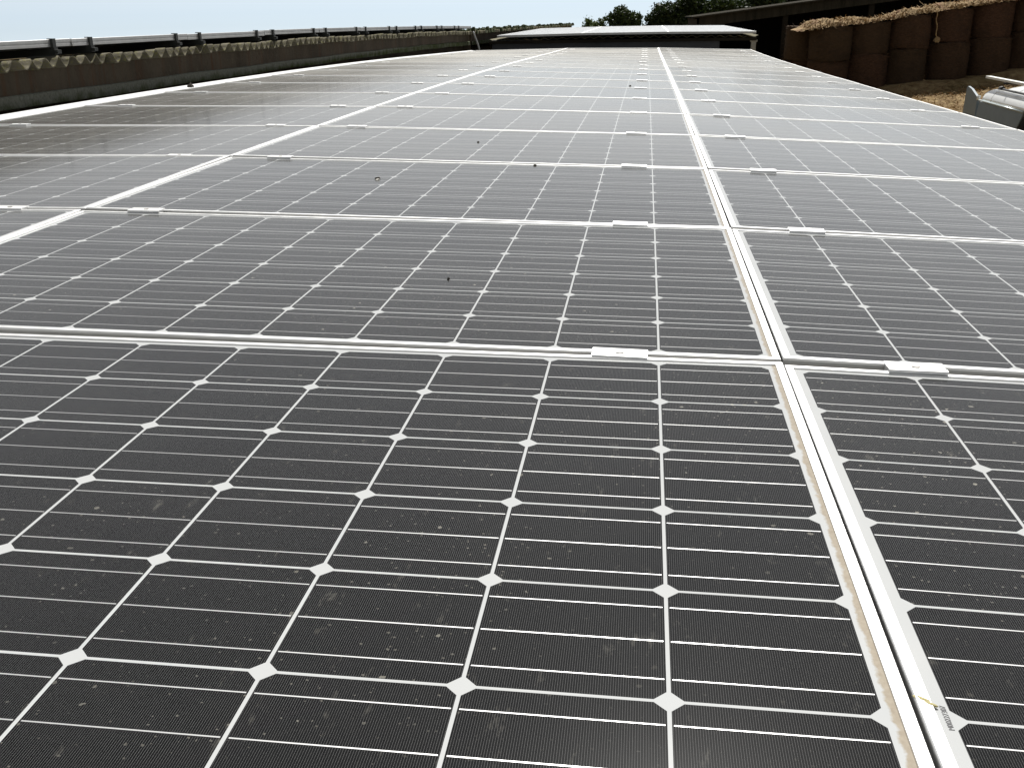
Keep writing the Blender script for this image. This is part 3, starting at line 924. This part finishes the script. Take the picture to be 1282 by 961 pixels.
# --- van
paint = NT('silver_paint').set(Base_Color=(0.62, 0.65, 0.66), Metallic=0.35, Roughness=0.32, Coat_Weight=0.7, Coat_Roughness=0.08)
roofpaint = NT('white_roof_paint').set(Base_Color=(0.78, 0.79, 0.77), Roughness=0.35, Coat_Weight=0.6, Coat_Roughness=0.1)
greyp = rough_mat('grey_panel', (0.15, 0.195, 0.23), (0.185, 0.235, 0.275), 3, 0.45, 0.03, 0.005, spec=0.5)
trim = NT('pale_trim').set(Base_Color=(0.42, 0.47, 0.48), Metallic=0.4, Roughness=0.35)
rubber = NT('black_rubber').set(Base_Color=(0.012, 0.012, 0.013), Roughness=0.6)
tyre_m = NT('tyre').set(Base_Color=(0.02, 0.02, 0.02), Roughness=0.85)
glassd = NT('dark_window').set(Base_Color=(0.012, 0.014, 0.016), Roughness=0.06, Specular_IOR_Level=0.6)
redl = NT('red_lens').set(Base_Color=(0.35, 0.01, 0.01), Roughness=0.2, Coat_Weight=0.8)
U0, U1 = 6.0, 7.70
zg = ground_z(6.85, 17.5)
van = tag(empty('van', (6.85, 17.4, zg)), 'silver van with white roof and open rear door on the yard beside the bales', 'van')
def vp(o): return local(o, van)
def shell(profile, stations, mat, name, smooth=True, capends=True):
    """profile: (u, z) points; stations: (v, scale_u, dz)"""
    m = MB(); uc = (U0 + U1) / 2; rows = []
    for v, su, dz in stations:
        rows.append([(uc + (a - uc) * su, v, b + dz) for a, b in profile])
    m.grid(rows, smooth=smooth, close=True)
    if capends:
        m.quad(*rows[0]); m.quad(*rows[-1][::-1])
    return vp(m.build(name, mat))
belt = -1.46
lowp = [(U0 + 0.03, zg + 0.32), (U1 - 0.03, zg + 0.32), (U1, zg + 0.55), (U1 + 0.01, belt - 0.25), (U1 - 0.01, belt), (U0 + 0.01, belt), (U0 - 0.01, belt - 0.25), (U0, zg + 0.55)]
shell(lowp, [(14.55, 0.86, -0.22), (14.62, 0.95, -0.14), (14.9, 0.99, -0.06), (15.9, 1.0, 0), (19.55, 1.0, 0), (19.62, 0.985, -0.01)], paint, 'body', smooth=False)
# cabin core, behind the side panels
core = [(U0 + 0.06, belt), (U1 - 0.06, belt), (U1 - 0.10, -1.09), (U0 + 0.10, -1.09)]
shell(core, [(15.75, 1, 0), (16.35, 1, 0), (19.5, 1, 0)], rubber, 'cabin_core', smooth=False)
# rounded roof shoulders + roof
def arc(n=9, sgn=1):
    pts = []
    for i in range(n):
        t = math.pi / 2 * i / (n - 1)
        pts.append((U0 + 0.03 + 0.20 * (1 - math.cos(t)), -1.085 + 0.205 * math.sin(t)))
    return pts
shp = arc() + [(U0 + 0.23, -0.93), (U0 + 0.16, -1.02), (U0 + 0.10, -1.085)]
def shoulder(v0, v1, name):
    m = MB(); rows = []
    st = [(v0, 1.0), (v1, 1.0)] if v1 < 19.0 else [(v0, 1.0), (v1 - 0.25, 1.0), (v1 - 0.10, 0.9), (v1 - 0.03, 0.7), (v1, 0.35)]
    for v, k in st:
        rows.append([(U0 + 0.23 + (a - U0 - 0.23) * (0.55 + 0.45 * k), v, -1.085 + (b + 1.085) * k) for a, b in shp])
    m.grid(rows, close=True); m.quad(*rows[0]); m.quad(*rows[-1][::-1])
    return vp(m.build(name, roofpaint))
shoulder(16.1, 18.86, 'roof_side')
shoulder(18.885, 19.50, 'roof_corner')
rp = [(U0 + 0.29, -0.92), (U0 + 0.30, -0.868), (U0 + 0.40, -0.825), (U0 + 0.60, -0.785), (6.85, -0.755), (U1 - 0.30, -0.80), (U1 - 0.12, -0.88), (U1 - 0.06, -1.0), (U1 - 0.05, -1.10), (U0 + 0.29, -1.10)]
shell(rp, [(15.95, 0.94, -0.14), (16.25, 0.98, -0.04), (16.8, 1, 0), (18.6, 1, 0), (18.95, 0.98, -0.01), (19.2, 0.95, -0.05), (19.42, 0.92, -0.16)], roofpaint, 'roof')
m = MB(); m.tube([(U0 + 0.262, 16.3, -0.872), (U0 + 0.262, 17.5, -0.870), (U0 + 0.262, 19.1, -0.874), (U0 + 0.27, 19.3, -0.92)], 0.024, 8)
m.tube([(U0 + 0.262, 19.02, -0.85), (U0 + 0.27, 19.16, -0.88)], [0.035, 0.06], 8)
vp(m.build('roof_gutter', rubber))
for v in (17.2, 18.4):
    m = MB(); m.tube([(U0 + 0.06, v, -0.725), (U1 - 0.30, v, -0.725)], 0.018, 8)
    m.tube([(U0 + 0.62, v, -0.83), (U0 + 0.60, v, -0.73)], [0.055, 0.03], 8)
    m.tube([(U1 - 0.45, v, -0.85), (U1 - 0.43, v, -0.73)], [0.055, 0.03], 8)
    vp(m.build('roof_bar', rubber))
# long grey side panel with pale rail along its top, slanting front end
m = MB()
m.hexa([(U0 - 0.012, 17.42, -1.62), (U0 + 0.03, 17.42, -1.62), (U0 + 0.03, 19.58, -1.62), (U0 - 0.012, 19.58, -1.62),
        (U0 + 0.035, 17.10, -1.118), (U0 + 0.075, 17.10, -1.118), (U0 + 0.075, 19.55, -1.118), (U0 + 0.035, 19.55, -1.118)])
vp(m.build('side_panel', greyp, None, bevel=0.008))
m = MB(); m.tube([(U0 + 0.02, 17.08, -1.105), (U0 + 0.02, 19.52, -1.095)], 0.016, 8)
m.tube([(U0 + 0.06, 17.2, -1.085), (U0 + 0.06, 19.45, -1.078)], 0.012, 8)
vp(m.build('top_trim', trim))
m = MB(); m.hexa([(U0 + 0.0, 16.15, -1.45), (U0 + 0.03, 16.15, -1.45), (U0 + 0.03, 17.28, -1.45), (U0 + 0.0, 17.28, -1.45),
                  (U0 + 0.05, 16.5, -1.12), (U0 + 0.08, 16.5, -1.12), (U0 + 0.08, 17.04, -1.12), (U0 + 0.05, 17.04, -1.12)])
vp(m.build('window', glassd))
m = MB(); m.hexa([(U0 + 0.08, 15.3, -1.47), (U1 - 0.08, 15.3, -1.47), (U1 - 0.08, 15.34, -1.47), (U0 + 0.08, 15.34, -1.47),
                  (U0 + 0.16, 16.0, -1.0), (U1 - 0.16, 16.0, -1.0), (U1 - 0.16, 16.04, -1.0), (U0 + 0.16, 16.04, -1.0)])
vp(m.build('windscreen', glassd))
# rear door swung straight back
m = MB()
dp = [(19.62, -2.25), (20.42, -2.25), (20.44, -1.5), (20.36, -0.925), (20.30, -0.895), (20.05, -0.93), (19.66, -1.04), (19.62, -1.10)]
m.grid([[(U0 + 0.01 - 0.0, v, z) for v, z in dp], [(U0 + 0.055, v, z) for v, z in dp]], smooth=False, close=True)
m.quad(*[(U0 + 0.01, v, z) for v, z in dp]); m.quad(*[(U0 + 0.055, v, z) for v, z in dp][::-1])
dr = vp(m.build('rear_door', greyp, None, bevel=0.008))
m = MB(); m.box(U0 + 0.055, U0 + 0.085, 20.30, 20.36, -1.75, -1.60)
h_ = m.build('handle', rubber); h_.parent = dr
m = MB(); m.tube([(U0 + 0.03, 19.60, -1.02), (U0 + 0.03, 19.60, -1.10)], 0.035, 8)
vp(m.build('hinge', roofpaint))
for v in (15.35, 18.75):
    for s_, u in ((-1, U0 + 0.02), (1, U1 - 0.02)):
        m = MB(); pts = []
        prof = [(0.0, 0.20), (0.02, 0.27), (0.05, 0.315), (0.10, 0.325), (0.15, 0.315), (0.19, 0.27), (0.20, 0.20)]
        rows = []
        for a, r2 in prof:
            rows.append([(u - s_ * 0.20 + s_ * a, v + r2 * math.cos(t), zg + 0.325 + r2 * math.sin(t)) for t in [2 * math.pi * k / 24 for k in range(24)]])
        m.grid(rows, close=True)
        wh = vp(m.build('wheel', tyre_m))
        m = MB(); m.tube([(u - s_ * 0.10, v, zg + 0.325), (u - s_ * 0.012, v, zg + 0.325)], 0.205, 20)
        rm = m.build('rim', trim); rm.parent = wh
for u in (U0 + 0.05, U1 - 0.20):
    m = MB(); m.box(u, u + 0.15, 19.60, 19.66, -1.95, -1.6)
    vp(m.build('tail_light', redl))

wpm = rough_mat('white_painted_wood', (0.72, 0.72, 0.68), (0.82, 0.82, 0.78), 12, 0.5, 0.1, 0.003, stretch=(1, .1, 1))
m = MB(); m.box(6.10, 6.20, 15.0, 19.60, -0.706, -0.664)
tag(m.build('plank', wpm, None, bevel=0.005), 'long white plank lying on the roof bars of the silver van', 'plank')
m = MB(); m.tube([(6.9, 15.9, -0.697), (6.9, 19.35, -0.60)], 0.008, 6)
m.tube([(6.9, 18.4, -0.705), (6.9, 18.4, -0.63)], 0.008, 6)
tag(m.build('rod', alu), 'thin pale rod lying over the van roof behind the white plank', 'rod')

# ------------------------------------------------------------------ trees
def tree(u, v, clumps, n, leaf, mat, label, seed, trunk_r=0.25, kind='tree'):
    """clumps: (du, dv, z, ru, rv, rz)"""
    rnd = random.Random(seed)
    zb = ground_z(u, v)
    r0 = tag(empty(kind, (u, v, zb)), label, 'tree' if kind == 'tree' else 'bush', 'trees behind the far roof')
    m = MB()
    tot = sum(c[3] * c[5] * c[4] for c in clumps)
    for du, dv, z, ru, rv, rz in clumps:
        k = int(2.3 * n * (ru * rv * rz) / tot)
        # sub-clusters make light and dark clumps with gaps
        subs = []
        for _ in range(max(10, int(k / 55))):
            while True:
                q = Vector((rnd.uniform(-1, 1), rnd.uniform(-1, 1), rnd.uniform(-1, 1)))
                if 0.25 < q.length < 1: break
            subs.append((q, rnd.uniform(0.16, 0.34)))
        for _ in range(k):
            q, s = rnd.choice(subs)
            d = Vector((rnd.gauss(0, 1), rnd.gauss(0, 1), rnd.gauss(0, 1))) * s * 0.62
            p = q * 0.86 + d
            c = Vector((u + du + p.x * ru, v + dv + p.y * rv, z + p.z * rz))
            nrm = Vector((rnd.gauss(0, 1), rnd.gauss(0, 1), rnd.gauss(0.5, 1))).normalized()
            t1 = nrm.orthogonal().normalized(); t2 = nrm.cross(t1)
            a = rnd.uniform(0, 6.28); e1 = t1 * math.cos(a) + t2 * math.sin(a); e2 = nrm.cross(e1)
            sz = leaf * rnd.uniform(0.6, 1.3)
            m.quad(c - e1 * sz, c - e2 * sz * .5, c + e1 * sz, c + e2 * sz * .5)
    local(m.build('crown', mat, None, fix=False), r0)
    m = MB()
    zt = sum(c[2] for c in clumps) / len(clumps)
    m.tube([(u, v, zb - 0.2), (u + .05, v, zb + (zt - zb) * .45), (u - .03, v, zt)], [trunk_r, trunk_r * .75, trunk_r * .4], 10)
    for du, dv, z, ru, rv, rz in clumps:
        m.tube([(u, v, zb + (zt - zb) * .5), (u + du * .5, v + dv * .5, (z + zb + (zt - zb) * .55) / 2), (u + du, v + dv, z), (u + du + ru * .3, v + dv, z + rz * .6)], [trunk_r * .55, trunk_r * .4, trunk_r * .22, .02], 8)
    local(m.build('trunk', trunk_m), r0)
    return r0
# heights follow the true tops seen over the far roof
tree(-3.7, 72.6, [(0, 0, -0.55, 0.85, 0.9, 0.62), (-0.5, 0.2, -0.75, 0.6, .7, .4), (0.7, 0.1, -0.8, 0.6, .7, .4)], 1500, 0.10, leaf_pale, 'small pale green bush left of the trees beyond the far roof', 1, 0.06, 'bush')
tree(-1.75, 73, [(-0.25, 0, 0.10, 0.95, 1.0, 0.62), (0.55, 0.1, -0.15, 0.75, 0.9, 0.55), (-0.95, 0, -0.05, 0.42, .5, .42), (0.1, 0, -0.75, 1.2, 1.0, 0.55)], 3600, 0.105, leaf_mid, 'rounded green tree standing alone left of the dark tree group', 2, 0.16)
tree(1.0, 73.5, [(0, 0, 0.35, 1.05, 1.1, 0.75), (-0.5, 0, -0.35, 0.9, 1, .7), (0.9, 0, -0.2, 1, 1, .8)], 4200, 0.115, leaf_dark, 'dark tree at the left end of the tree group', 3, 0.2)
tree(2.7, 74.5, [(0, 0, 0.85, 1.2, 1.2, 0.95), (-0.7, 0, -0.1, 1.0, 1, .8), (0.8, 0, 0.1, 1.1, 1, .9)], 5200, 0.12, leaf_dark, 'tall dark tree cut by the picture top, second in the group', 4, 0.24)
tree(4.9, 74, [(-0.2, 0, 0.75, 1.25, 1.3, 0.62), (0.9, 0, 0.45, 1.0, 1, .7), (-0.8, 0, -0.1, 1.1, 1, .8)], 5200, 0.12, leaf_mid, 'green tree with sky showing above it, third in the group', 5, 0.24)
tree(7.3, 75, [(0, 0, 1.25, 1.2, 1.2, 0.9), (-0.9, 0, 0.6, 0.9, 1, .6), (0.9, 0, 0.5, 1.0, 1, .8)], 5200, 0.12, leaf_dark, 'dark tree behind the left end of the barn roof', 6, 0.24)
tree(10.6, 77, [(0, 0, 1.6, 1.7, 1.2, 1.0), (-1.2, 0, 0.9, 1.0, 1, .8), (1.2, 0, 1.0, 1.2, 1, .9)], 4200, 0.13, leaf_dark, 'dark tree rising behind the middle of the barn', 7, 0.26)
